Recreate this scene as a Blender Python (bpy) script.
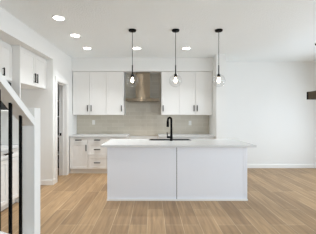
import bpy, bmesh, math, random
from mathutils import Vector, Matrix

random.seed(4)
S = bpy.context.scene
COL = S.collection
for _o in list(bpy.data.objects):
    bpy.data.objects.remove(_o, do_unlink=True)

# ------------------------------------------------------------------ camera
FPX = 240.0
cd = bpy.data.cameras.new('camera')
cam = bpy.data.objects.new('camera', cd)
COL.objects.link(cam)
cam.location = (0, 0, 1.40)
cam.rotation_euler = (math.pi / 2, 0, 0)
cd.sensor_fit = 'HORIZONTAL'
cd.sensor_width = 36.0
cd.lens = FPX / 316.0 * 36.0
cd.shift_x = 6.0 / 316.0
cd.shift_y = -1.5 / 316.0
cd.clip_start = 0.05
S.camera = cam

# ------------------------------------------------------------------ world, lamps, exposure
CEIL = 2.842
w = bpy.data.worlds.new('sky')
S.world = w
w.use_nodes = True
bg = w.node_tree.nodes['Background']
bg.inputs['Color'].default_value = (0.86, 0.93, 1.0, 1)
bg.inputs['Strength'].default_value = 1.0


def area(name, loc, rot, sx, sy, power, col):
    l = bpy.data.lights.new(name, 'AREA')
    l.shape = 'RECTANGLE'
    l.size, l.size_y, l.energy, l.color = sx, sy, power, col
    o = bpy.data.objects.new(name, l)
    COL.objects.link(o)
    o.location, o.rotation_euler = loc, rot
    return o


# daylight entering by the windows (behind the camera and on the right)
area('front_window_daylight', (2.2, -3.36, 1.40), (math.radians(90), 0, 0), 2.9, 2.0, 29, (0.72, 0.86, 1.0))
area('patio_window_daylight', (4.60, 4.1, 1.25), (math.radians(72), 0, math.radians(90)), 2.6, 2.0, 48, (0.76, 0.88, 1.0))
area('side_window_daylight', (4.60, 0.1, 1.45), (math.radians(74), 0, math.radians(90)), 2.4, 1.7, 94, (0.73, 0.87, 1.0))
S.view_settings.view_transform = 'Standard'
S.view_settings.look = 'None'
S.view_settings.gamma = 1.0
S.view_settings.use_curve_mapping = False
S.view_settings.exposure = 0.39
S.cycles.max_bounces = 14
S.cycles.diffuse_bounces = 8
S.cycles.sample_clamp_indirect = 6.0
S.cycles.caustics_reflective = False
S.cycles.caustics_refractive = False


# ------------------------------------------------------------------ materials
def lin(r, g, b):
    f = lambda c: (c / 255 / 12.92) if c / 255 <= 0.04045 else ((c / 255 + 0.055) / 1.055) ** 2.4
    return (f(r), f(g), f(b), 1)


def mat(name, rgb, rough=0.5, metal=0.0, bump=None, var=0.03, vscale=3.0, aniso=0.0, spec=0.5):
    m = bpy.data.materials.new(name)
    m.use_nodes = True
    nt = m.node_tree
    b = nt.nodes['Principled BSDF']
    b.inputs['Roughness'].default_value = rough
    b.inputs['Metallic'].default_value = metal
    b.inputs['Specular IOR Level'].default_value = spec
    tc = nt.nodes.new('ShaderNodeTexCoord')
    no = nt.nodes.new('ShaderNodeTexNoise')
    no.inputs['Scale'].default_value = vscale
    nt.links.new(tc.outputs['Object'], no.inputs['Vector'])
    mx = nt.nodes.new('ShaderNodeMix')
    mx.data_type = 'RGBA'
    c = lin(*rgb)
    mx.inputs[6].default_value = tuple(x * (1 - var) for x in c[:3]) + (1,)
    mx.inputs[7].default_value = tuple(min(1, x * (1 + var)) for x in c[:3]) + (1,)
    nt.links.new(no.outputs['Fac'], mx.inputs[0])
    nt.links.new(mx.outputs[2], b.inputs['Base Color'])
    if bump:
        sc, st, dist = bump
        n2 = nt.nodes.new('ShaderNodeTexNoise')
        n2.inputs['Scale'].default_value = sc
        n2.inputs['Detail'].default_value = 4
        nt.links.new(tc.outputs['Object'], n2.inputs['Vector'])
        bp = nt.nodes.new('ShaderNodeBump')
        bp.inputs['Strength'].default_value = st
        bp.inputs['Distance'].default_value = dist
        nt.links.new(n2.outputs['Fac'], bp.inputs['Height'])
        nt.links.new(bp.outputs['Normal'], b.inputs['Normal'])
    if aniso:
        tg = nt.nodes.new('ShaderNodeTangent')
        tg.direction_type = 'RADIAL'
        tg.axis = 'Z'
        b.inputs['Anisotropic'].default_value = aniso
        b.inputs['Anisotropic Rotation'].default_value = 0.25
        nt.links.new(tg.outputs['Tangent'], b.inputs['Tangent'])
    return m


def emit(name, rgb, strength):
    m = bpy.data.materials.new(name)
    m.use_nodes = True
    b = m.node_tree.nodes['Principled BSDF']
    b.inputs['Base Color'].default_value = lin(*rgb)
    b.inputs['Emission Color'].default_value = lin(*rgb)
    b.inputs['Emission Strength'].default_value = strength
    return m


def thin_glass(name, ior, tint=(1, 1, 1, 1)):
    m = bpy.data.materials.new(name)
    m.use_nodes = True
    nt = m.node_tree
    nt.nodes.remove(nt.nodes['Principled BSDF'])
    out = nt.nodes['Material Output']
    t = nt.nodes.new('ShaderNodeBsdfTransparent')
    t.inputs['Color'].default_value = tint
    g = nt.nodes.new('ShaderNodeBsdfGlossy')
    g.inputs['Roughness'].default_value = 0.02
    f = nt.nodes.new('ShaderNodeFresnel')
    mx = nt.nodes.new('ShaderNodeMixShader')
    ge = nt.nodes.new('ShaderNodeNewGeometry')       # the node inverts the index inside; undo that for a thin sheet
    io = nt.nodes.new('ShaderNodeMix')
    io.inputs[2].default_value = ior
    io.inputs[3].default_value = 1.0 / ior
    nt.links.new(ge.outputs['Backfacing'], io.inputs[0])
    nt.links.new(io.outputs[0], f.inputs['IOR'])
    nt.links.new(f.outputs[0], mx.inputs[0])
    nt.links.new(t.outputs[0], mx.inputs[1])
    nt.links.new(g.outputs[0], mx.inputs[2])
    nt.links.new(mx.outputs[0], out.inputs['Surface'])
    return m


def plank_material():
    m = bpy.data.materials.new('oak_planks')
    m.use_nodes = True
    nt = m.node_tree
    L = nt.links.new
    b = nt.nodes['Principled BSDF']
    b.inputs['Roughness'].default_value = 0.42
    b.inputs['Specular IOR Level'].default_value = 0.4
    tc = nt.nodes.new('ShaderNodeTexCoord')
    mp = nt.nodes.new('ShaderNodeMapping')
    mp.inputs['Rotation'].default_value = (0, 0, math.radians(90))
    mp.inputs['Location'].default_value = (0.37, 0.06, 0)
    L(tc.outputs['Object'], mp.inputs['Vector'])
    br = nt.nodes.new('ShaderNodeTexBrick')
    br.offset = 0.37
    br.offset_frequency = 3
    br.inputs['Scale'].default_value = 1.0
    br.inputs['Brick Width'].default_value = 1.35
    br.inputs['Row Height'].default_value = 0.225
    br.inputs['Mortar Size'].default_value = 0.0045
    br.inputs['Mortar Smooth'].default_value = 0.2
    br.inputs['Bias'].default_value = -0.1
    br.inputs['Color1'].default_value = lin(*FLOOR_A)
    br.inputs['Color2'].default_value = lin(*FLOOR_B)
    br.inputs['Mortar'].default_value = lin(*FLOOR_J)  # pale joints: light catching the plank bevels, put into the colour
    L(mp.outputs[0], br.inputs['Vector'])
    # grain: noise stretched along the plank
    mg = nt.nodes.new('ShaderNodeMapping')
    mg.inputs['Scale'].default_value = (16, 1.1, 1)
    L(tc.outputs['Object'], mg.inputs['Vector'])
    ng = nt.nodes.new('ShaderNodeTexNoise')
    ng.inputs['Scale'].default_value = 1.6
    ng.inputs['Detail'].default_value = 6
    ng.inputs['Distortion'].default_value = 0.6
    L(mg.outputs[0], ng.inputs['Vector'])
    rp = nt.nodes.new('ShaderNodeValToRGB')
    rp.color_ramp.elements[0].position = 0.33
    rp.color_ramp.elements[0].color = (0.76, 0.74, 0.71, 1)
    rp.color_ramp.elements[1].position = 0.68
    rp.color_ramp.elements[1].color = (1.16, 1.16, 1.16, 1)
    L(ng.outputs['Fac'], rp.inputs['Fac'])
    mul = nt.nodes.new('ShaderNodeMix')
    mul.data_type = 'RGBA'
    mul.blend_type = 'MULTIPLY'
    mul.inputs[0].default_value = 1.0
    L(br.outputs['Color'], mul.inputs[6])
    L(rp.outputs['Color'], mul.inputs[7])
    L(mul.outputs[2], b.inputs['Base Color'])
    return m


def tile_material():
    m = bpy.data.materials.new('glazed_tile')
    m.use_nodes = True
    nt = m.node_tree
    L = nt.links.new
    b = nt.nodes['Principled BSDF']
    b.inputs['Roughness'].default_value = 0.28
    tc = nt.nodes.new('ShaderNodeTexCoord')
    mp = nt.nodes.new('ShaderNodeMapping')
    mp.inputs['Rotation'].default_value = (math.radians(90), 0, 0)
    L(tc.outputs['Object'], mp.inputs['Vector'])
    br = nt.nodes.new('ShaderNodeTexBrick')
    br.inputs['Scale'].default_value = 1.0
    br.inputs['Brick Width'].default_value = 0.30
    br.inputs['Row Height'].default_value = 0.10
    br.inputs['Mortar Size'].default_value = 0.003
    br.inputs['Color1'].default_value = lin(*TILE_A)
    br.inputs['Color2'].default_value = lin(*TILE_B)
    br.inputs['Mortar'].default_value = lin(*TILE_J)
    L(mp.outputs[0], br.inputs['Vector'])
    L(br.outputs['Color'], b.inputs['Base Color'])
    bp = nt.nodes.new('ShaderNodeBump')
    bp.invert = True
    bp.inputs['Strength'].default_value = 0.3
    bp.inputs['Distance'].default_value = 0.002
    L(br.outputs['Fac'], bp.inputs['Height'])
    L(bp.outputs['Normal'], b.inputs['Normal'])
    return m


FLOOR_A, FLOOR_B, FLOOR_J = (176, 145, 108), (151, 122, 89), (198, 172, 137)
TILE_A, TILE_B, TILE_J = (206, 199, 185), (197, 190, 175), (216, 211, 200)
M = {
    'wall': mat('wall_paint', (235, 235, 233), 0.75, bump=(140, 0.08, 0.002), var=0.008),
    'ceiling': mat('ceiling_texture', (243, 247, 248), 0.9, bump=(44, 0.45, 0.018), var=0.01),
    'trim': mat('trim_enamel', (240, 239, 236), 0.4, var=0.008),
    'cabinet': mat('cabinet_enamel', (236, 235, 232), 0.42, var=0.008),
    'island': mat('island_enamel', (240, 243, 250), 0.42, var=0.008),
    'quartz': mat('white_quartz', (217, 218, 218), 0.22, var=0.02, vscale=18),
    'black': mat('matte_black_metal', (5, 5, 5), 0.5, metal=0.0, var=0.1, spec=0.12),
    'bronze': mat('dark_bronze_pull', (14, 13, 12), 0.6, metal=0.0, var=0.1, spec=0.2),
    'steel': mat('brushed_steel', (158, 146, 129), 0.22, metal=1.0, var=0.03, vscale=8, aniso=1.0),
    'sink': mat('sink_composite', (26, 26, 27), 0.45, var=0.1),
    'toe': mat('toe_kick_board', (226, 223, 217), 0.6),
    'substrate': mat('grey_board', (70, 68, 66), 0.8),
    'carpetwood': mat('stair_tread_wood', (170, 138, 100), 0.5, var=0.08, vscale=10),
    'pantrywood': mat('dark_pantry_door_wood', (70, 54, 40), 0.6, var=0.1, vscale=8),
    'white_plastic': mat('white_plastic', (238, 238, 234), 0.4),
    'darkwood': mat('weathered_dark_wood', (84, 70, 52), 0.7, var=0.3, vscale=26),
    'blackglass': mat('black_oven_glass', (9, 9, 10), 0.12),
    'bulb': emit('glowing_bulb', (255, 236, 208), 14.0),
    'downlight': emit('glowing_diffuser', (255, 250, 245), 14.0),
    'globe': thin_glass('clear_globe_glass', 1.5, (0.97, 0.97, 0.97, 1)),
    'pane': thin_glass('window_glass', 1.3),
}
M['floor'] = plank_material()
M['tile'] = tile_material()

# ------------------------------------------------------------------ helpers
LOC = {}


def bx(bm, x0, x1, y0, y1, z0, z1):
    x0, x1 = min(x0, x1), max(x0, x1)
    y0, y1 = min(y0, y1), max(y0, y1)
    z0, z1 = min(z0, z1), max(z0, z1)
    v = [bm.verts.new(p) for p in ((x0, y0, z0), (x1, y0, z0), (x1, y1, z0), (x0, y1, z0),
                                   (x0, y0, z1), (x1, y0, z1), (x1, y1, z1), (x0, y1, z1))]
    for f in ((3, 2, 1, 0), (4, 5, 6, 7), (0, 1, 5, 4), (1, 2, 6, 5), (2, 3, 7, 6), (3, 0, 4, 7)):
        bm.faces.new([v[i] for i in f])


def boxes(*bs):
    bm = bmesh.new()
    for b in bs:
        bx(bm, *b)
    return bm


def bevelled(bm, width=0.003, seg=2):
    bmesh.ops.bevel(bm, geom=list(bm.edges), offset=width, segments=seg, profile=0.5, affect='EDGES', clamp_overlap=True)
    return bm


def prism(bm, pts, axis, a0, a1):
    """polygon in the two axes other than `axis`, extruded along it"""
    def P(p, a):
        q = list(p)
        q.insert(axis, a)
        return q
    lo = [bm.verts.new(P(p, a0)) for p in pts]
    hi = [bm.verts.new(P(p, a1)) for p in pts]
    n = len(pts)
    bm.faces.new(lo)
    bm.faces.new(hi[::-1])
    for i in range(n):
        bm.faces.new([lo[i], hi[i], hi[(i + 1) % n], lo[(i + 1) % n]])
    bmesh.ops.recalc_face_normals(bm, faces=bm.faces)
    return bm


def lathe(bm, prof, c, seg=28):
    """prof: list of (r, z) from one end to the other, about the vertical through c"""
    rings = []
    for r, z in prof:
        if r < 1e-6:
            rings.append([bm.verts.new((c[0], c[1], c[2] + z))])
        else:
            rings.append([bm.verts.new((c[0] + r * math.cos(2 * math.pi * k / seg), c[1] + r * math.sin(2 * math.pi * k / seg), c[2] + z)) for k in range(seg)])
    for A, B in zip(rings, rings[1:]):
        for k in range(seg):
            k2 = (k + 1) % seg
            if len(A) == 1 and len(B) == 1:
                continue
            if len(A) == 1:
                bm.faces.new([A[0], B[k], B[k2]])
            elif len(B) == 1:
                bm.faces.new([A[k], B[0], A[k2]])
            else:
                bm.faces.new([A[k], B[k], B[k2], A[k2]])
    bmesh.ops.recalc_face_normals(bm, faces=bm.faces)
    return bm


def tube(bm, pts, r, seg=10):
    pts = [Vector(p) for p in pts]
    rs = r if isinstance(r, (list, tuple)) else [r] * len(pts)
    rings = []
    prev = None
    for i, p in enumerate(pts):
        d = (pts[min(i + 1, len(pts) - 1)] - pts[max(i - 1, 0)]).normalized()
        if prev is None:
            ref = Vector((0, 0, 1)) if abs(d.z) < 0.9 else Vector((1, 0, 0))
            u = d.cross(ref).normalized()
        else:
            u = (prev - d * prev.dot(d)).normalized()
        prev = u
        v = d.cross(u)
        rings.append([bm.verts.new(p + (u * math.cos(2 * math.pi * k / seg) + v * math.sin(2 * math.pi * k / seg)) * rs[i]) for k in range(seg)])
    for A, B in zip(rings, rings[1:]):
        for k in range(seg):
            bm.faces.new([A[k], A[(k + 1) % seg], B[(k + 1) % seg], B[k]])
    bm.faces.new(rings[0][::-1])
    bm.faces.new(rings[-1])
    bmesh.ops.recalc_face_normals(bm, faces=bm.faces)
    return bm


def obj(name, bm, m, parent=None, smooth=False, loc=None):
    """link a bmesh built in world coordinates as ONE mesh object"""
    base = Vector((0, 0, 0))
    if parent is not None:
        base = LOC[parent.name]
    elif loc is not None:
        base = Vector(loc)
    for v in bm.verts:
        v.co -= base
    me = bpy.data.meshes.new(name)
    bm.to_mesh(me)
    bm.free()
    me.materials.append(M[m] if isinstance(m, str) else m)
    if smooth:
        for p in me.polygons:
            p.use_smooth = True
    o = bpy.data.objects.new(name, me)
    COL.objects.link(o)
    if parent is not None:
        o.parent = parent
    else:
        o.location = base
    LOC[o.name] = base
    return o


def tag(o, label, cat, group=None):
    o['label'] = label
    o['category'] = cat
    if group:
        o['group'] = group
    return o


def thing(name, label, cat, loc, group=None):
    o = bpy.data.objects.new(name, None)
    o.empty_display_size = 0.1
    COL.objects.link(o)
    o.location = loc
    LOC[o.name] = Vector(loc)
    return tag(o, label, cat, group)


def struct(name, bm, m, parent=None):
    o = obj(name, bm, m, parent)
    if parent is None:
        o['kind'] = 'structure'
    return o


# ------------------------------------------------------------------ the setting
XL, XR, YB, YF = -2.0, 4.70, 6.40, -3.50          # left wall plane, right wall, back wall, wall behind the camera
XN = -2.76                                         # back of the recess in the left wall
YN0, YN1 = 1.95, 4.84                              # the recess from near to far
ZH = 2.535                                         # underside of header over recess

struct('floor', boxes((-3.8, XR + 0.2, YF - 0.2, YB + 0.2, -0.10, 0.0)), 'floor')
struct('ceiling', boxes((-3.8, XR + 0.2, YF - 0.2, YB + 0.2, CEIL, CEIL + 0.12)), 'ceiling')
struct('wall_back', boxes((-3.8, XR + 0.2, YB, YB + 0.15, 0, CEIL)), 'wall')
PD0, PD1, PZ = 5.05, 5.64, 2.13                    # pantry door opening
PT = -2.18
struct('wall_left', boxes(
    (XL - 0.15, XL, YF, YN0, 0, CEIL),             # by the stairs
    (XN - 0.12, XL, YN0 - 0.12, YN0, 0, CEIL),     # near return of the recess
    (XN - 0.12, XN, YN0, YN1, 0, CEIL),            # back of the recess
    (XL - 0.15, XL, YN0, YN1, ZH, CEIL),           # header
    (XN, XL - 0.15, YN0, YN1, ZH, ZH + 0.05),      # underside of the header
    (XN - 0.12, XL, YN1, YN1 + 0.12, 0, CEIL),     # far return of the recess
    (PT, XL, YN1 + 0.12, PD0, 0, CEIL),
    (PT, XL, PD0, PD1, PZ, CEIL),
    (PT, XL, PD1, YB, 0, CEIL)), 'wall')
struct('wall_pantry', boxes((-3.5, -3.4, YN1 + 0.12, YB, 0, CEIL), (-3.4, XN - 0.12, YN1, YN1 + 0.12, 0, CEIL)), 'wall')
SX0, SX1, SY = 1.52, 1.745, 5.66                   # short wall ending the kitchen run
struct('wall_partition', boxes((SX0, SX1, SY, YB, 0, CEIL)), 'wall')
YS = 5.985                                         # face of the bulkhead over the cabinets
ZS = 2.503
struct('wall_bulkhead', boxes((XL, SX0, YS, YB, ZS, CEIL)), 'wall')
# right wall with patio window, wall behind the camera with a wide window
struct('wall_right', boxes((XR, XR + 0.15, YF, -1.15, 0, CEIL), (XR, XR + 0.15, 1.35, 2.75, 0, CEIL), (XR, XR + 0.15, 5.45, YB, 0, CEIL),
                           (XR, XR + 0.15, -1.15, 1.35, 2.3, CEIL), (XR, XR + 0.15, -1.15, 1.35, 0, 0.6),
                           (XR, XR + 0.15, 2.75, 5.45, 2.3, CEIL), (XR, XR + 0.15, 2.75, 5.45, 0, 0.2)), 'wall')
struct('wall_front', boxes((-3.8, 0.7, YF - 0.15, YF, 0, CEIL), (3.7, XR + 0.2, YF - 0.15, YF, 0, CEIL),
                           (0.7, 3.7, YF - 0.15, YF, 2.45, CEIL), (0.7, 3.7, YF - 0.15, YF, 0, 0.35)), 'wall')
w1 = struct('window_1', boxes((XR + 0.04, XR + 0.10, 2.75, 2.82, 0.2, 2.3), (XR + 0.04, XR + 0.10, 5.38, 5.45, 0.2, 2.3), (XR + 0.04, XR + 0.10, 4.06, 4.14, 0.27, 2.23),
                              (XR + 0.04, XR + 0.10, 2.82, 5.38, 0.2, 0.27), (XR + 0.04, XR + 0.10, 2.82, 5.38, 2.23, 2.3)), 'trim')
struct('pane', boxes((XR + 0.065, XR + 0.07, 2.8, 5.4, 0.25, 2.25)), 'pane', w1)
w2 = struct('window_2', boxes((0.7, 0.77, YF - 0.1, YF - 0.04, 0.35, 2.45), (3.63, 3.7, YF - 0.1, YF - 0.04, 0.35, 2.45), (2.16, 2.24, YF - 0.1, YF - 0.04, 0.42, 2.38),
                              (0.77, 3.63, YF - 0.1, YF - 0.04, 0.35, 0.42), (0.77, 3.63, YF - 0.1, YF - 0.04, 2.38, 2.45)), 'trim')
struct('pane', boxes((0.75, 3.65, YF - 0.07, YF - 0.065, 0.4, 2.4)), 'pane', w2)

w3 = struct('window_3', boxes((XR + 0.04, XR + 0.10, -1.15, -1.08, 0.6, 2.3), (XR + 0.04, XR + 0.10, 1.28, 1.35, 0.6, 2.3), (XR + 0.04, XR + 0.10, 0.06, 0.14, 0.67, 2.23),
                              (XR + 0.04, XR + 0.10, -1.08, 1.28, 0.6, 0.67), (XR + 0.04, XR + 0.10, -1.08, 1.28, 2.23, 2.3)), 'trim')
struct('pane', boxes((XR + 0.065, XR + 0.07, -1.1, 1.3, 0.65, 2.25)), 'pane', w3)

BBH, BBT = 0.105, 0.013


def base_prof(a, s):                               # profile: foot, rise, chamfered top
    return [(a, 0), (a + s * BBT, 0), (a + s * BBT, BBH - 0.02), (a + s * 0.006, BBH), (a, BBH)]


bm = bmesh.new()
prism(bm, base_prof(YB, -1), 0, SX1, XR)
struct('baseboard_back', bm, 'trim')
bm = bmesh.new()
prism(bm, base_prof(YN1, -1), 0, XN, XL)
prism(bm, base_prof(XL, 1), 1, YN1 - BBT, 4.9475)
struct('baseboard_left', bm, 'trim')
bm = bmesh.new()
prism(bm, base_prof(SY, -1), 0, SX0, SX1 + BBT)
prism(bm, base_prof(SX1, 1), 1, SY - BBT, YB - BBT)
struct('baseboard_partition', bm, 'trim')
# tiled backsplash between counter and cabinets and up behind the hood
struct('wall_backsplash', boxes((XL, SX0, YB - 0.012, YB, 0.86, ZS)), 'tile')
bpy.data.objects['wall_backsplash']['kind'] = 'structure'

# pantry door opening
CW, CT = 0.082, 0.016
d1 = struct('door_1', boxes((XL, XL + CT, PD0 - CW - 0.02, PD0 - 0.008, 0, PZ + CW), (XL, XL + CT, PD1 + 0.008, PD1 + CW + 0.008, 0, PZ + CW),
                            (XL, XL + CT, PD0 - 0.008, PD1 + 0.008, PZ, PZ + CW)), 'trim')
struct('jamb', boxes((PT, XL + 0.003, PD0 - 0.001, PD0 + 0.012, 0, PZ), (PT, XL + 0.003, PD1 - 0.014, PD1, 0, PZ), (PT, XL + 0.003, PD0 + 0.012, PD1 - 0.014, PZ - 0.016, PZ)), 'trim', d1)
struct('door_stop', boxes((-2.105, -2.07, PD1 - 0.026, PD1 - 0.014, 0, PZ - 0.016), (-2.105, -2.07, PD0 + 0.012, PD1 - 0.026, PZ - 0.03, PZ - 0.016)), 'trim', d1)
struct('strike_plate', boxes((-2.165, -2.125, PD1 - 0.017, PD1 - 0.014, 0.925, 0.99)), 'black', d1)

# ------------------------------------------------------------------ cabinet makers


class Back:                                        # cabinets on the back wall, facing the camera: u = X, depth towards -Y
    def __init__(s, face): s.f = face
    def b(s, u0, u1, n0, n1, v0, v1): return (u0, u1, s.f - n0, s.f - n1, v0, v1)
    def p(s, u, n, v): return (u, s.f - n, v)


class Left:                                        # cabinets in the left recess, facing +X: u = Y
    def __init__(s, face): s.f = face
    def b(s, u0, u1, n0, n1, v0, v1): return (s.f + n0, s.f + n1, u0, u1, v0, v1)
    def p(s, u, n, v): return (s.f + n, u, v)


def front(F, name, u0, u1, v0, v1, parent, pull=None, rail=0.052, pl=0.15):
    """a slim shaker front 20 mm thick on the carcass face, with its pull"""
    t, r = 0.02, 0.008
    g = 0.0028
    u0, u1, v0, v1 = u0 + g, u1 - g, v0 + g, v1 - g
    k = min(rail, (v1 - v0) * 0.28)
    bm = boxes(F.b(u0, u0 + rail, 0.001, t, v0, v1), F.b(u1 - rail, u1, 0.001, t, v0, v1),
               F.b(u0 + rail, u1 - rail, 0.001, t, v1 - k, v1), F.b(u0 + rail, u1 - rail, 0.001, t, v0, v0 + k),
               F.b(u0 + rail, u1 - rail, 0.001, t - r, v0 + k, v1 - k))
    d = obj(name, bm, 'cabinet', parent)
    if pull:
        kind, pu, pv = pull
        h = pl / 2
        bm = bmesh.new()
        if kind == 'v':
            tube(bm, [F.p(pu, t + 0.028, pv - h), F.p(pu, t + 0.028, pv + h)], 0.0112, 8)
            for s in (-1, 1):
                tube(bm, [F.p(pu, t, pv + s * (h - 0.012)), F.p(pu, t + 0.028, pv + s * (h - 0.012))], 0.0055, 8)
        else:
            tube(bm, [F.p(pu - h, t + 0.028, pv), F.p(pu + h, t + 0.028, pv)], 0.0112, 8)
            for s in (-1, 1):
                tube(bm, [F.p(pu + s * (h - 0.012), t, pv), F.p(pu + s * (h - 0.012), t + 0.028, pv)], 0.0055, 8)
        obj('handle', bm, 'bronze', d)
    return d


def carcass(F, u0, u1, depth, v0, v1, parent, m='cabinet'):
    return obj('body', boxes(F.b(u0, u1, 0, -depth, v0, v1)), m, parent)


# ------------------------------------------------------------------ upper cabinets on the back wall
UF = 6.04                                          # carcass face; door face is 20 mm nearer
DF = UF - 0.02
U0, U1 = 1.415, 2.500
wd = 0.418
FB = Back(UF)
ua = -1.985
upl = thing('upper_cabinet', 'white two-door upper cabinet in the corner beside the left wall', 'cabinet', (ua + wd, YB - 0.02, U0), 'upper cabinets flanking the range hood')
carcass(FB, ua, ua + 2 * wd, YB - 0.014 - UF, U0, U1, upl)
front(FB, 'door', ua, ua + wd, U0, U1, upl, ('v', ua + wd - 0.045, U0 + 0.165))
front(FB, 'door', ua + wd, ua + 2 * wd, U0, U1, upl, ('v', ua + wd + 0.045, U0 + 0.165))
ub = ua + 2 * wd + 0.001
upl = thing('upper_cabinet', 'white single-door upper cabinet just left of the range hood', 'cabinet', (ub + wd / 2, YB - 0.02, U0), 'upper cabinets flanking the range hood')
carcass(FB, ub, ub + wd + 0.022, YB - 0.014 - UF, U0, U1, upl)
front(FB, 'door', ub, ub + wd + 0.012, U0, U1, upl, ('v', ub + wd - 0.035, U0 + 0.165))
uc = 0.243
upl = thing('upper_cabinet', 'white single-door upper cabinet just right of the range hood', 'cabinet', (uc + wd / 2, YB - 0.02, U0), 'upper cabinets flanking the range hood')
carcass(FB, uc - 0.012, uc + wd + 0.02, YB - 0.014 - UF, U0, U1, upl)
front(FB, 'door', uc, uc + wd + 0.02, U0, U1, upl, ('v', uc + 0.035, U0 + 0.165))
ud = uc + wd + 0.021
wr = 0.408
upl = thing('upper_cabinet', 'white two-door upper cabinet against the short end wall at right', 'cabinet', (ud + wr, YB - 0.02, U0), 'upper cabinets flanking the range hood')
carcass(FB, ud, SX0 - 0.003, YB - 0.014 - UF, U0, U1, upl)
front(FB, 'door', ud, ud + wr, U0, U1, upl, ('v', ud + wr - 0.04, U0 + 0.165))
front(FB, 'door', ud + wr, ud + 2 * wr, U0, U1, upl, ('v', ud + wr + 0.04, U0 + 0.165))

# ------------------------------------------------------------------ range hood
HX = -0.232
t = thing('range_hood', 'stainless steel chimney range hood between the white upper cabinets', 'range hood', (HX, YB - 0.014, 1.74))
hb = YB - 0.014
bm = bmesh.new()
bx(bm, HX - 0.405, HX + 0.405, 5.90, hb, 1.755, 1.825)
# sloped transition on top of canopy
lo = [(HX - 0.30, 5.98), (HX + 0.30, 5.98), (HX + 0.30, hb), (HX - 0.30, hb)]
hi = [(HX - 0.19, 6.10), (HX + 0.19, 6.10), (HX + 0.19, hb), (HX - 0.19, hb)]
A = [bm.verts.new((x, y, 1.825)) for x, y in lo]
B = [bm.verts.new((x, y, 1.852)) for x, y in hi]
for i in range(4):
    bm.faces.new([A[i], A[(i + 1) % 4], B[(i + 1) % 4], B[i]])
bm.faces.new(B)
obj('canopy', bm, 'steel', t)
obj('chimney', bevelled(boxes((HX - 0.187, HX + 0.187, 6.105, hb, 1.848, ZS - 0.14)), 0.004), 'steel', t)
obj('chimney_extension', boxes((HX - 0.181, HX + 0.181, 6.111, hb, ZS - 0.14, ZS - 0.002)), 'steel', t)
bm = bmesh.new()
for k in range(2):
    bx(bm, HX - 0.37 + k * 0.375, HX - 0.005 + k * 0.375, 5.94, 6.34, 1.748, 1.755)
obj('filter', bm, 'steel', t)
bm = bmesh.new()
for k in range(5):
    bx(bm, HX - 0.08 + k * 0.035, HX - 0.062 + k * 0.035, 5.896, 5.90, 1.782, 1.798)
obj('button', bm, 'black', t)

# ------------------------------------------------------------------ base cabinets on the back wall
BF = 5.80
TF = 5.815                                          # toe kick
CTOP, CTH = 0.915, 0.03
BZ = CTOP - CTH - 0.001
FB = Back(BF)
BACKD = YB - 0.014 - BF


def base_unit(u0, u1, label, kind):
    c = thing('base_cabinet', label, 'cabinet', ((u0 + u1) / 2, YB - 0.02, 0), 'base cabinets along the back wall')
    carcass(FB, u0, u1, BACKD, 0.105, BZ, c)
    obj('toe_kick', boxes((u0, u1, TF, YB - 0.014, 0, 0.105)), 'toe', c)
    m = (u0 + u1) / 2
    top = BZ - 0.012
    if kind == 'drawers':
        front(FB, 'drawer', u0, u1, 0.745, top, c, ('h', m, 0.81))
        front(FB, 'drawer', u0, u1, 0.425, 0.742, c, ('h', m, 0.583))
        front(FB, 'drawer', u0, u1, 0.107, 0.422, c, ('h', m, 0.265))
    elif kind == 'door':
        front(FB, 'drawer', u0, u1, 0.745, top, c, ('h', m, 0.81))
        front(FB, 'door', u0, u1, 0.107, 0.742, c, ('v', u1 - 0.035, 0.62))
    else:
        front(FB, 'drawer', u0, m, 0.745, top, c, ('h', (u0 + m) / 2, 0.81))
        front(FB, 'drawer', m, u1, 0.745, top, c, ('h', (m + u1) / 2, 0.81))
        front(FB, 'door', u0, m, 0.107, 0.742, c, ('v', m - 0.035, 0.62))
        front(FB, 'door', m, u1, 0.107, 0.742, c, ('v', m + 0.035, 0.62))
    return c


xg0, xg1 = -0.592, 0.166                            # the open space left for a range
base_unit(-1.978, -1.548, 'white base cabinet with one drawer over one door, by the left corner', 'door')
base_unit(-1.546, -1.086, 'white base cabinet with three stacked drawers, left of the island', 'drawers')
base_unit(-1.084, xg0, 'white base cabinet behind the left end of the island, beside the range gap', 'door')
base_unit(xg1, 0.86, 'white two-door base cabinet behind the island, right of the range gap', 'pair')
base_unit(0.862, SX0 - 0.004, 'white two-door base cabinet behind the island, against the short end wall', 'pair')
CF = 5.755
o = obj('countertop', bevelled(boxes((-1.985, xg0 + 0.002, CF, YB - 0.0135, CTOP - CTH, CTOP)), 0.002), 'quartz', None, loc=(-1.29, 6.0, CTOP - CTH))
tag(o, 'white quartz countertop on the back cabinets, left of the range gap', 'countertop', 'back wall countertops')
o = obj('countertop', bevelled(boxes((xg1 - 0.002, SX0 - 0.004, CF, YB - 0.0135, CTOP - CTH, CTOP)), 0.002), 'quartz', None, loc=(0.84, 6.0, CTOP - CTH))
tag(o, 'white quartz countertop on the back cabinets, right of the range gap', 'countertop', 'back wall countertops')


def outlet(x, z, label):
    y = YB - 0.012
    c = thing('wall_outlet', label, 'outlet', (x, y, z), 'backsplash outlets')
    obj('cover_plate', bevelled(boxes((x - 0.037, x + 0.037, y - 0.007, y - 0.0005, z - 0.06, z + 0.06)), 0.002), 'white_plastic', c)
    obj('receptacle', bevelled(boxes((x - 0.017, x + 0.017, y - 0.010, y - 0.007, z - 0.034, z + 0.034)), 0.001), 'white_plastic', c)
    return c


outlet(-1.555, 1.217, 'white outlet on the tile backsplash below the left upper cabinets')
outlet(1.012, 1.20, 'white outlet on the tile backsplash below the right upper cabinets')

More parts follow.
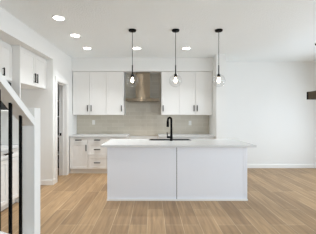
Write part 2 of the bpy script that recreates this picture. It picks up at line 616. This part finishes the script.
# ------------------------------------------------------------------ island
IX0, IX1, IY0, IY1 = -0.736, 1.566, 3.945, 4.935
IZ = 0.878
t = thing('kitchen_island', 'long white kitchen island with two flat front panels on the wood floor', 'island', ((IX0 + IX1) / 2, (IY0 + IY1) / 2, 0))
xm = 0.408
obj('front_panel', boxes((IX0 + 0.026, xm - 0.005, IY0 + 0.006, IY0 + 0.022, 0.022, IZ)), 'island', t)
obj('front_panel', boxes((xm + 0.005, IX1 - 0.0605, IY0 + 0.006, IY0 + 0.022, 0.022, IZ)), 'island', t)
obj('backing_board', boxes((IX0 + 0.026, IX1 - 0.026, IY0 + 0.022, IY0 + 0.036, 0.02, IZ)), 'substrate', t)  # coloured dark to stand in for shade in the panel seam
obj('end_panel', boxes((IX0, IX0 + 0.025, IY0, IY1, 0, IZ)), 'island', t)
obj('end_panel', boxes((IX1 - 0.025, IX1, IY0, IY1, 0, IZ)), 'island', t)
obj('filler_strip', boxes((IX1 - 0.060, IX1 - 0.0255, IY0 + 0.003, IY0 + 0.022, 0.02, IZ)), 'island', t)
obj('shoe_moulding', boxes((IX0 - 0.006, IX1 + 0.006, IY0 - 0.010, IY0 + 0.005, 0, 0.026)), 'trim', t)
obj('toe_kick', boxes((IX0 + 0.026, IX1 - 0.026, IY1 - 0.08, IY1 - 0.065, 0, 0.10)), 'toe', t)
# the working side, facing the back wall
nd = 4
dw = (IX1 - IX0 - 0.052) / nd


class Rear:
    def __init__(s, face): s.f = face
    def b(s, u0, u1, n0, n1, v0, v1): return (u0, u1, s.f + n0, s.f + n1, v0, v1)
    def p(s, u, n, v): return (u, s.f + n, v)


for k in range(nd):
    a = IX0 + 0.026 + k * dw
    front(Rear(IY1 - 0.02), 'door', a, a + dw, 0.107, IZ - 0.01, t, ('v', a + (dw - 0.04 if k % 2 == 0 else 0.04), 0.66))

TX0, TX1, TY0, TY1 = -0.838, 1.702, 3.905, 4.965
TZ1, TZ0 = 0.915, 0.880
KX0, KX1, KY0, KY1 = -0.045, 0.755, 4.665, 4.90    # sink cut-out
bm = bmesh.new()
R = [[bm.verts.new((x, y, z)) for x, y in ((a0, b0), (a1, b0), (a1, b1), (a0, b1))]
     for z in (TZ0, TZ1) for a0, a1, b0, b1 in ((TX0, TX1, TY0, TY1), (KX0, KX1, KY0, KY1))]
ol, il, oh, ih = R
for i in range(4):
    j = (i + 1) % 4
    bm.faces.new([oh[i], oh[j], ih[j], ih[i]])
    bm.faces.new([ol[j], ol[i], il[i], il[j]])
    bm.faces.new([ol[i], ol[j], oh[j], oh[i]])
    bm.faces.new([il[j], il[i], ih[i], ih[j]])
o = obj('countertop', bm, 'quartz', None, loc=((TX0 + TX1) / 2, (TY0 + TY1) / 2, TZ0))
tag(o, 'large white quartz island countertop holding the sink and black faucet', 'countertop')

# black drop-in sink: flange lying on the counter, bowl in the cut-out
bm = bmesh.new()
g, th, dp = 0.003, 0.008, 0.20
sx0, sx1, sy0, sy1 = KX0 + g, KX1 - g, KY0 + g, KY1 - g
zt = TZ1 + 0.0008
bx(bm, sx0, sx1, sy0, sy0 + th, zt - dp, zt)
bx(bm, sx0, sx1, sy1 - th, sy1, zt - dp, zt)
bx(bm, sx0, sx0 + th, sy0 + th, sy1 - th, zt - dp, zt)
bx(bm, sx1 - th, sx1, sy0 + th, sy1 - th, zt - dp, zt)
bx(bm, sx0, sx1, sy0, sy1, zt - dp - th, zt - dp)
sk = thing('kitchen_sink', 'long dark sink set into the island countertop behind the black faucet', 'sink', ((sx0 + sx1) / 2, (sy0 + sy1) / 2, zt - dp - th))
obj('basin', bm, 'sink', sk)
e = 0.012
obj('rim', boxes((sx0 - e, sx1 + e, sy0 - e, sy0 + th, zt, zt + 0.004), (sx0 - e, sx1 + e, sy1 - th, sy1 + e, zt, zt + 0.004),
                 (sx0 - e, sx0 + th, sy0 + th, sy1 - th, zt, zt + 0.004), (sx1 - th, sx1 + e, sy0 + th, sy1 - th, zt, zt + 0.004)), 'sink', sk)
bm = bmesh.new()
lathe(bm, [(0, 0.004), (0.04, 0.004), (0.045, 0.0), (0.0, 0.0)], ((sx0 + sx1) / 2, (sy0 + sy1) / 2, zt - dp + 0.0005), 20)
obj('drain', bm, 'steel', sk)

# faucet: column, arched spout towards the sink and to the left, lever on the left
FX, FY = 0.372, 4.605
fa = thing('kitchen_faucet', 'matte black pull-down faucet with high arched spout on the island', 'faucet', (FX, FY, TZ1 + 0.0005))
bm = bmesh.new()
z0 = TZ1 + 0.0005
lathe(bm, [(0, 0), (0.027, 0), (0.027, 0.008), (0.026, 0.014), (0.025, 0.10), (0.019, 0.135), (0, 0.135)], (FX, FY, z0), 20)
obj('base', bm, 'black', fa, True)
bm = bmesh.new()
dx, dy = -0.70, 0.714                                # direction the spout reaches
ra = 0.044
pts = [(FX, FY, z0 + 0.13), (FX, FY, z0 + 0.40)]
for k in range(1, 13):
    a = math.pi * k / 12
    q = ra * (1 - math.cos(a))
    pts.append((FX + dx * q, FY + dy * q, z0 + 0.40 + ra * math.sin(a)))
ex, ey = pts[-1][0], pts[-1][1]
pts.append((ex + dx * 0.004, ey + dy * 0.004, z0 + 0.37))
tube(bm, pts, 0.0205, 12)
obj('spout', bm, 'black', fa, True)
bm = bmesh.new()
ex, ey = ex + dx * 0.004, ey + dy * 0.004
lathe(bm, [(0, 0.385), (0.021, 0.385), (0.024, 0.36), (0.0255, 0.27), (0.023, 0.262), (0, 0.262)], (ex, ey, z0), 16)
obj('spray_head', bm, 'black', fa, True)
bm = bmesh.new()
tube(bm, [(FX - 0.015, FY, z0 + 0.07), (FX - 0.088, FY, z0 + 0.07)], 0.021, 12)
obj('valve', bm, 'black', fa, True)
bm = bmesh.new()
tube(bm, [(FX - 0.076, FY, z0 + 0.08), (FX - 0.079, FY, z0 + 0.12), (FX - 0.083, FY - 0.004, z0 + 0.165)], [0.011, 0.009, 0.008], 10)
obj('lever', bm, 'black', fa, True)

# ------------------------------------------------------------------ left recess: cupboards, microwave, fridge space
GY0, GY1 = 3.865, 3.885                              # tall gable panel beside the fridge space
o = obj('fridge_panel', boxes((XN + 0.003, -2.127, GY0, GY1, 0, ZH - 0.002)), 'cabinet', None, loc=(-2.44, (GY0 + GY1) / 2, 0))
tag(o, 'tall narrow white side panel standing left of the empty fridge space', 'panel')
FL = Left(-2.147)
c = thing('upper_cabinet', 'white two-door cabinet hung high over the empty fridge space', 'cabinet', (XN + 0.01, 4.36, 1.93), 'cupboards in the left recess')
a0, a1 = GY1 + 0.001, YN1 - 0.003
am = (a0 + a1) / 2 + 0.01
carcass(FL, a0, a1, -2.147 - XN - 0.003, 1.93, ZH - 0.003, c)
front(FL, 'door', a0, am, 1.93, 2.495, c, ('v', am - 0.04, 2.075), pl=0.165)
front(FL, 'door', am, a1, 1.93, 2.495, c, ('v', am + 0.04, 2.075), pl=0.165)
# upper cupboard with built-in microwave (partly behind the handrail)
FM = Left(-2.27)
b0, b1 = 3.345, GY0 - 0.002
c = thing('upper_cabinet', 'white upper cabinet with a microwave niche behind the stair handrail', 'cabinet', (XN + 0.01, 3.6, 1.465), 'cupboards in the left recess')
bm = boxes(FM.b(b0, b1, 0, -0.485, 1.94, ZH - 0.003), FM.b(b0, b0 + 0.018, 0, -0.485, 1.485, 1.94), FM.b(b1 - 0.018, b1, 0, -0.485, 1.485, 1.94),
           FM.b(b0, b1, 0.018, -0.485, 1.465, 1.485), FM.b(b0, b1, -0.47, -0.485, 1.485, 1.94))
obj('body', bm, 'cabinet', c)
bm_ = 3.572
front(FM, 'door', b0, bm_, 1.95, 2.495, c, ('v', b0 + 0.035, 2.06), pl=0.12)
front(FM, 'door', bm_, b1, 1.95, 2.495, c, ('v', bm_ + 0.04, 2.06), pl=0.12)
c = thing('microwave', 'black built-in microwave below a white upper cabinet, seen behind the handrail', 'microwave', (-2.45, bm_, 1.4855))
m0, m1 = b0 + 0.02, b1 - 0.02
obj('case', boxes((-2.70, -2.272, m0, m1, 1.4855, 1.93)), 'black', c)
obj('door', bevelled(boxes((-2.271, -2.252, m0, m1 - 0.11, 1.49, 1.925)), 0.003), 'blackglass', c)
obj('control_panel', bevelled(boxes((-2.271, -2.254, m1 - 0.107, m1, 1.49, 1.925)), 0.003), 'blackglass', c)
bm = bmesh.new()
tube(bm, [(-2.225, m1 - 0.135, 1.55), (-2.225, m1 - 0.135, 1.87)], 0.008, 8)
for z in (1.565, 1.855):
    tube(bm, [(-2.252, m1 - 0.135, z), (-2.225, m1 - 0.135, z)], 0.006, 8)
obj('handle', bm, 'bronze', c)
# base cupboard and counter
FL = Left(-2.147)
e0, e1 = 3.225, GY0 - 0.002
c = thing('base_cabinet', 'white base cabinet with a wide drawer, seen between the black balusters', 'cabinet', (-2.45, 3.545, 0), 'cupboards in the left recess')
carcass(FL, e0, e1, -2.147 - XN - 0.003, 0.105, 0.894, c)
obj('toe_kick', boxes((XN + 0.003, -2.20, e0, e1, 0, 0.105)), 'toe', c)
front(FL, 'drawer', e0, e1, 0.757, 0.885, c, ('h', 3.528, 0.836), pl=0.175)
front(FL, 'door', 3.54, e1, 0.107, 0.754, c, ('v', 3.587, 0.594), pl=0.155)
front(FL, 'door', e0, 3.54, 0.107, 0.754, c, ('v', e0 + 0.035, 0.594), pl=0.155)
o = obj('countertop', bevelled(boxes((XN + 0.003, -2.108, 2.9, GY0 - 0.002, 0.895, 0.93)), 0.002), 'quartz', None, loc=(-2.43, 3.4, 0.895))
tag(o, 'white quartz countertop in the left recess, seen between the black balusters', 'countertop')
c = thing('base_cabinet', 'white two-door base cabinet in the left recess, nearest the stairs', 'cabinet', (-2.45, 3.06, 0), 'cupboards in the left recess')
carcass(FL, 2.9, e0 - 0.002, -2.147 - XN - 0.003, 0.105, 0.894, c)
obj('toe_kick', boxes((XN + 0.003, -2.20, 2.9, e0 - 0.002, 0, 0.105)), 'toe', c)
front(FL, 'door', 2.9, e0 - 0.002, 0.107, 0.885, c, ('v', 2.94, 0.7))

# pantry fittings glimpsed through the doorway
o = thing('pantry_shelving', 'dark brown shelving inside the pantry, glimpsed through the doorway', 'shelving', (-2.9, 6.2, 0))
obj('back_board', boxes((-3.39, PT - 0.002, YB - 0.03, YB - 0.002, 0, 1.82)), 'pantrywood', o)
obj('upright', boxes((-2.225, PT - 0.004, 5.95, YB - 0.032, 0, 1.82)), 'pantrywood', o)
obj('upright', boxes((-3.39, -3.35, 5.95, YB - 0.032, 0, 1.82)), 'pantrywood', o)
for z in (0.42, 0.86, 1.36, 1.76):
    obj('shelf', boxes((-3.348, -2.227, 5.95, YB - 0.032, z, z + 0.025)), 'trim', o)

# ------------------------------------------------------------------ stairs with railing
NX0, NX1, NY0, NY1 = -0.940, -0.850, 1.738, 1.829
XC = (NX0 + NX1) / 2
SL = 0.677
t = thing('stair_railing', 'white handrail with black balusters and square white newel at left', 'railing', (XC, NY1, 0))
obj('newel_post', bevelled(boxes((NX0, NX1, NY0, NY1, 0, 1.455)), 0.003), 'trim', t)
YE = 0.55
bm = bmesh.new()
zr = lambda y: 1.380 + SL * (NY0 - y)
prism(bm, [(NY0, zr(NY0)), (YE, zr(YE)), (YE, zr(YE) - 0.054), (NY0, zr(NY0) - 0.054)], 0, NX0 + 0.002, NX1 - 0.001)
obj('handrail', bm, 'trim', t)
zc = lambda y: 0.754 - SL * (y - 1.342)
bm = bmesh.new()
prism(bm, [(NY0, zc(NY0)), (YE, zc(YE)), (YE, zc(YE) - 0.03), (NY0, zc(NY0) - 0.03)], 0, NX0 - 0.015, NX1)
obj('stringer_cap', bm, 'trim', t)
bm = bmesh.new()
prism(bm, [(NY0, 0), (YE, 0), (YE, zc(YE) - 0.031), (NY0, zc(NY0) - 0.031)], 0, NX0 + 0.004, NX1 - 0.012)
obj('stringer', bm, 'trim', t)
for k in range(8):
    y = 1.634 - 0.117 * k
    obj('baluster', boxes((XC - 0.008, XC + 0.008, y - 0.008, y + 0.008, zc(y) - 0.005, zr(y) - 0.045)), 'black', t)
st = thing('staircase', 'wood staircase climbing behind the white railing at the left edge', 'stairs', (-1.45, 1.6, 0))
for k in range(4):
    y1 = 1.70 - 0.26 * k
    obj('step', boxes((XL + 0.002, NX0 - 0.018, y1 - 0.26, y1, 0, 0.175 * (k + 1))), 'carpetwood', st)

# ------------------------------------------------------------------ lights on the ceiling
PY = 4.04


def pendant_proto():
    x = -0.330
    c = thing('pendant_light', '', 'pendant light', (x, PY, CEIL), 'globe pendants over the island')
    bm = bmesh.new()
    lathe(bm, [(0, -0.001), (0.064, -0.001), (0.064, -0.018), (0.058, -0.027), (0.02, -0.030), (0, -0.030)], (x, PY, CEIL), 24)
    obj('canopy', bm, 'black', c, True)
    bm = bmesh.new()
    tube(bm, [(x, PY, CEIL - 0.028), (x, PY, CEIL - 0.60)], 0.0045, 8)
    obj('cord', bm, 'bronze', c, True)
    bm = bmesh.new()
    tube(bm, [(x, PY, CEIL - 0.595), (x, PY, CEIL - 0.745)], 0.0095, 8)
    obj('stem', bm, 'black', c, True)
    gz = 1.4 + (115.5 - 80.6) / 59.4
    R_ = 0.107
    bm = bmesh.new()
    lathe(bm, [(0, 0.0), (0.018, 0), (0.026, -0.012), (0.026, -0.05), (0.02, -0.058), (0, -0.058)], (x, PY, CEIL - 0.742), 20)
    obj('socket', bm, 'black', c, True)
    bm = bmesh.new()
    prof = []
    for k in range(0, 19):
        a = math.radians(14) + (math.pi - math.radians(14)) * k / 18
        prof.append((max(0, R_ * math.sin(a)) if k < 18 else 0, R_ * math.cos(a)))
    lathe(bm, prof, (x, PY, gz), 32)
    obj('globe_shade', bm, 'globe', c, True)
    bm = bmesh.new()
    top = CEIL - 0.742 - 0.058 - gz
    lathe(bm, [(0, top), (0.012, top), (0.014, top - 0.02), (0.024, top - 0.048), (0.025, top - 0.066), (0.018, top - 0.084), (0, top - 0.092)], (x, PY, gz), 20)
    obj('bulb', bm, 'bulb', c, True)
    return c


def copy_tree(root, loc):
    r = root.copy()
    COL.objects.link(r)
    r.location = loc
    for ch in list(root.children):
        k = ch.copy()
        COL.objects.link(k)
        k.parent = r
        for g in list(ch.children):
            h = g.copy()
            COL.objects.link(h)
            h.parent = k
    return r


pp = pendant_proto()
pp['label'] = 'clear globe pendant on black stem, leftmost of three, in front of the range hood'
for x, lab in ((0.397, 'clear globe pendant on black stem, middle of three, above the black faucet'),
               (1.124, 'clear globe pendant on black stem, rightmost of three, before the short end wall')):
    q = copy_tree(pp, (x, PY, CEIL))
    q['label'] = lab


SPREAD = 105
DOWN, DOWNC = 5.6, (0.96, 0.98, 1.0)


def downlight_proto(x, y, power, col):
    c = thing('recessed_light', '', 'ceiling light', (x, y, CEIL), 'recessed ceiling lights')
    bm = bmesh.new()
    lathe(bm, [(0.076, -0.001), (0.092, -0.001), (0.092, -0.006), (0.078, -0.010), (0.076, -0.009), (0.076, -0.001)], (x, y, CEIL), 32)
    obj('trim_ring', bm, 'white_plastic', c, True)
    bm = bmesh.new()
    lathe(bm, [(0, -0.002), (0.0755, -0.002), (0.0755, -0.007), (0, -0.008)], (x, y, CEIL), 32)
    obj('diffuser', bm, 'downlight', c)
    ld = bpy.data.lights.new('lamp_beam', 'AREA')
    ld.shape = 'DISK'
    ld.size = 0.15
    ld.spread = math.radians(SPREAD)
    ld.energy, ld.color = power, col
    lo = bpy.data.objects.new('lamp_beam', ld)
    COL.objects.link(lo)
    lo.parent = c
    lo.location = (0, 0, -0.0095)
    return c


pd = downlight_proto(-1.377, 3.54, DOWN, DOWNC)
pd['label'] = 'round recessed ceiling light nearest the camera, in the column along the left wall'
for x, y, lab in ((-1.377, 4.31, 'round recessed ceiling light second from the camera in the left column'),
                  (-1.385, 5.13, 'round recessed ceiling light in the far row, above the corner cabinets at left'),
                  (-0.33, 5.13, 'round recessed ceiling light in the far row, in front of the range hood'),
                  (0.73, 5.13, 'round recessed ceiling light in the far row, furthest right')):
    q = copy_tree(pd, (x, y, CEIL))
    q['label'] = lab

# ------------------------------------------------------------------ dining chandelier at the right edge
QX, QY = 3.36, 4.64
hw, hd, zb, zt2 = 0.135, 0.36, 1.735, 1.888
c = thing('chandelier', 'dark wood beam chandelier cut off by the right edge, before the white wall', 'chandelier', (QX, QY, CEIL))
obj('canopy', bevelled(boxes((QX - 0.075, QX + 0.075, QY - 0.2, QY + 0.2, CEIL - 0.03, CEIL - 0.001)), 0.004), 'black', c)
for sy in (-1, 1):
    bm = bmesh.new()
    tube(bm, [(QX, QY + sy * 0.14, CEIL - 0.028), (QX, QY + sy * 0.14, 1.868)], 0.006, 8)
    obj('rod', bm, 'black', c, True)
for sx in (-1, 1):
    a, b = QX + sx * hw, QX + sx * (hw - 0.022)
    obj('side_board', boxes((a, b, QY - hd + 0.05, QY + hd - 0.05, zb, zt2)), 'darkwood', c)
for sy in (-1, 1):
    y0, y1 = QY + sy * (hd - 0.05), QY + sy * hd
    obj('end_bracket', boxes((QX - hw - 0.003, QX + hw + 0.003, y1, y1 - sy * 0.012, zb - 0.003, zt2 + 0.003),
                             (QX - hw - 0.003, QX - hw + 0.024, y0, y1 - sy * 0.012, zb - 0.003, zt2 + 0.003),
                             (QX + hw - 0.024, QX + hw + 0.003, y0, y1 - sy * 0.012, zb - 0.003, zt2 + 0.003)), 'black', c)
obj('crossbar', boxes((QX - 0.015, QX + 0.015, QY - hd + 0.012, QY + hd - 0.012, 1.85, 1.87)), 'black', c)
for k in (-1, 0, 1):
    bm = bmesh.new()
    lathe(bm, [(0, 0), (0.014, 0), (0.014, -0.03), (0.028, -0.06), (0.03, -0.08), (0.018, -0.105), (0, -0.11)], (QX, QY + k * 0.2, 1.85), 16)
    obj('bulb', bm, 'white_plastic', c, True)
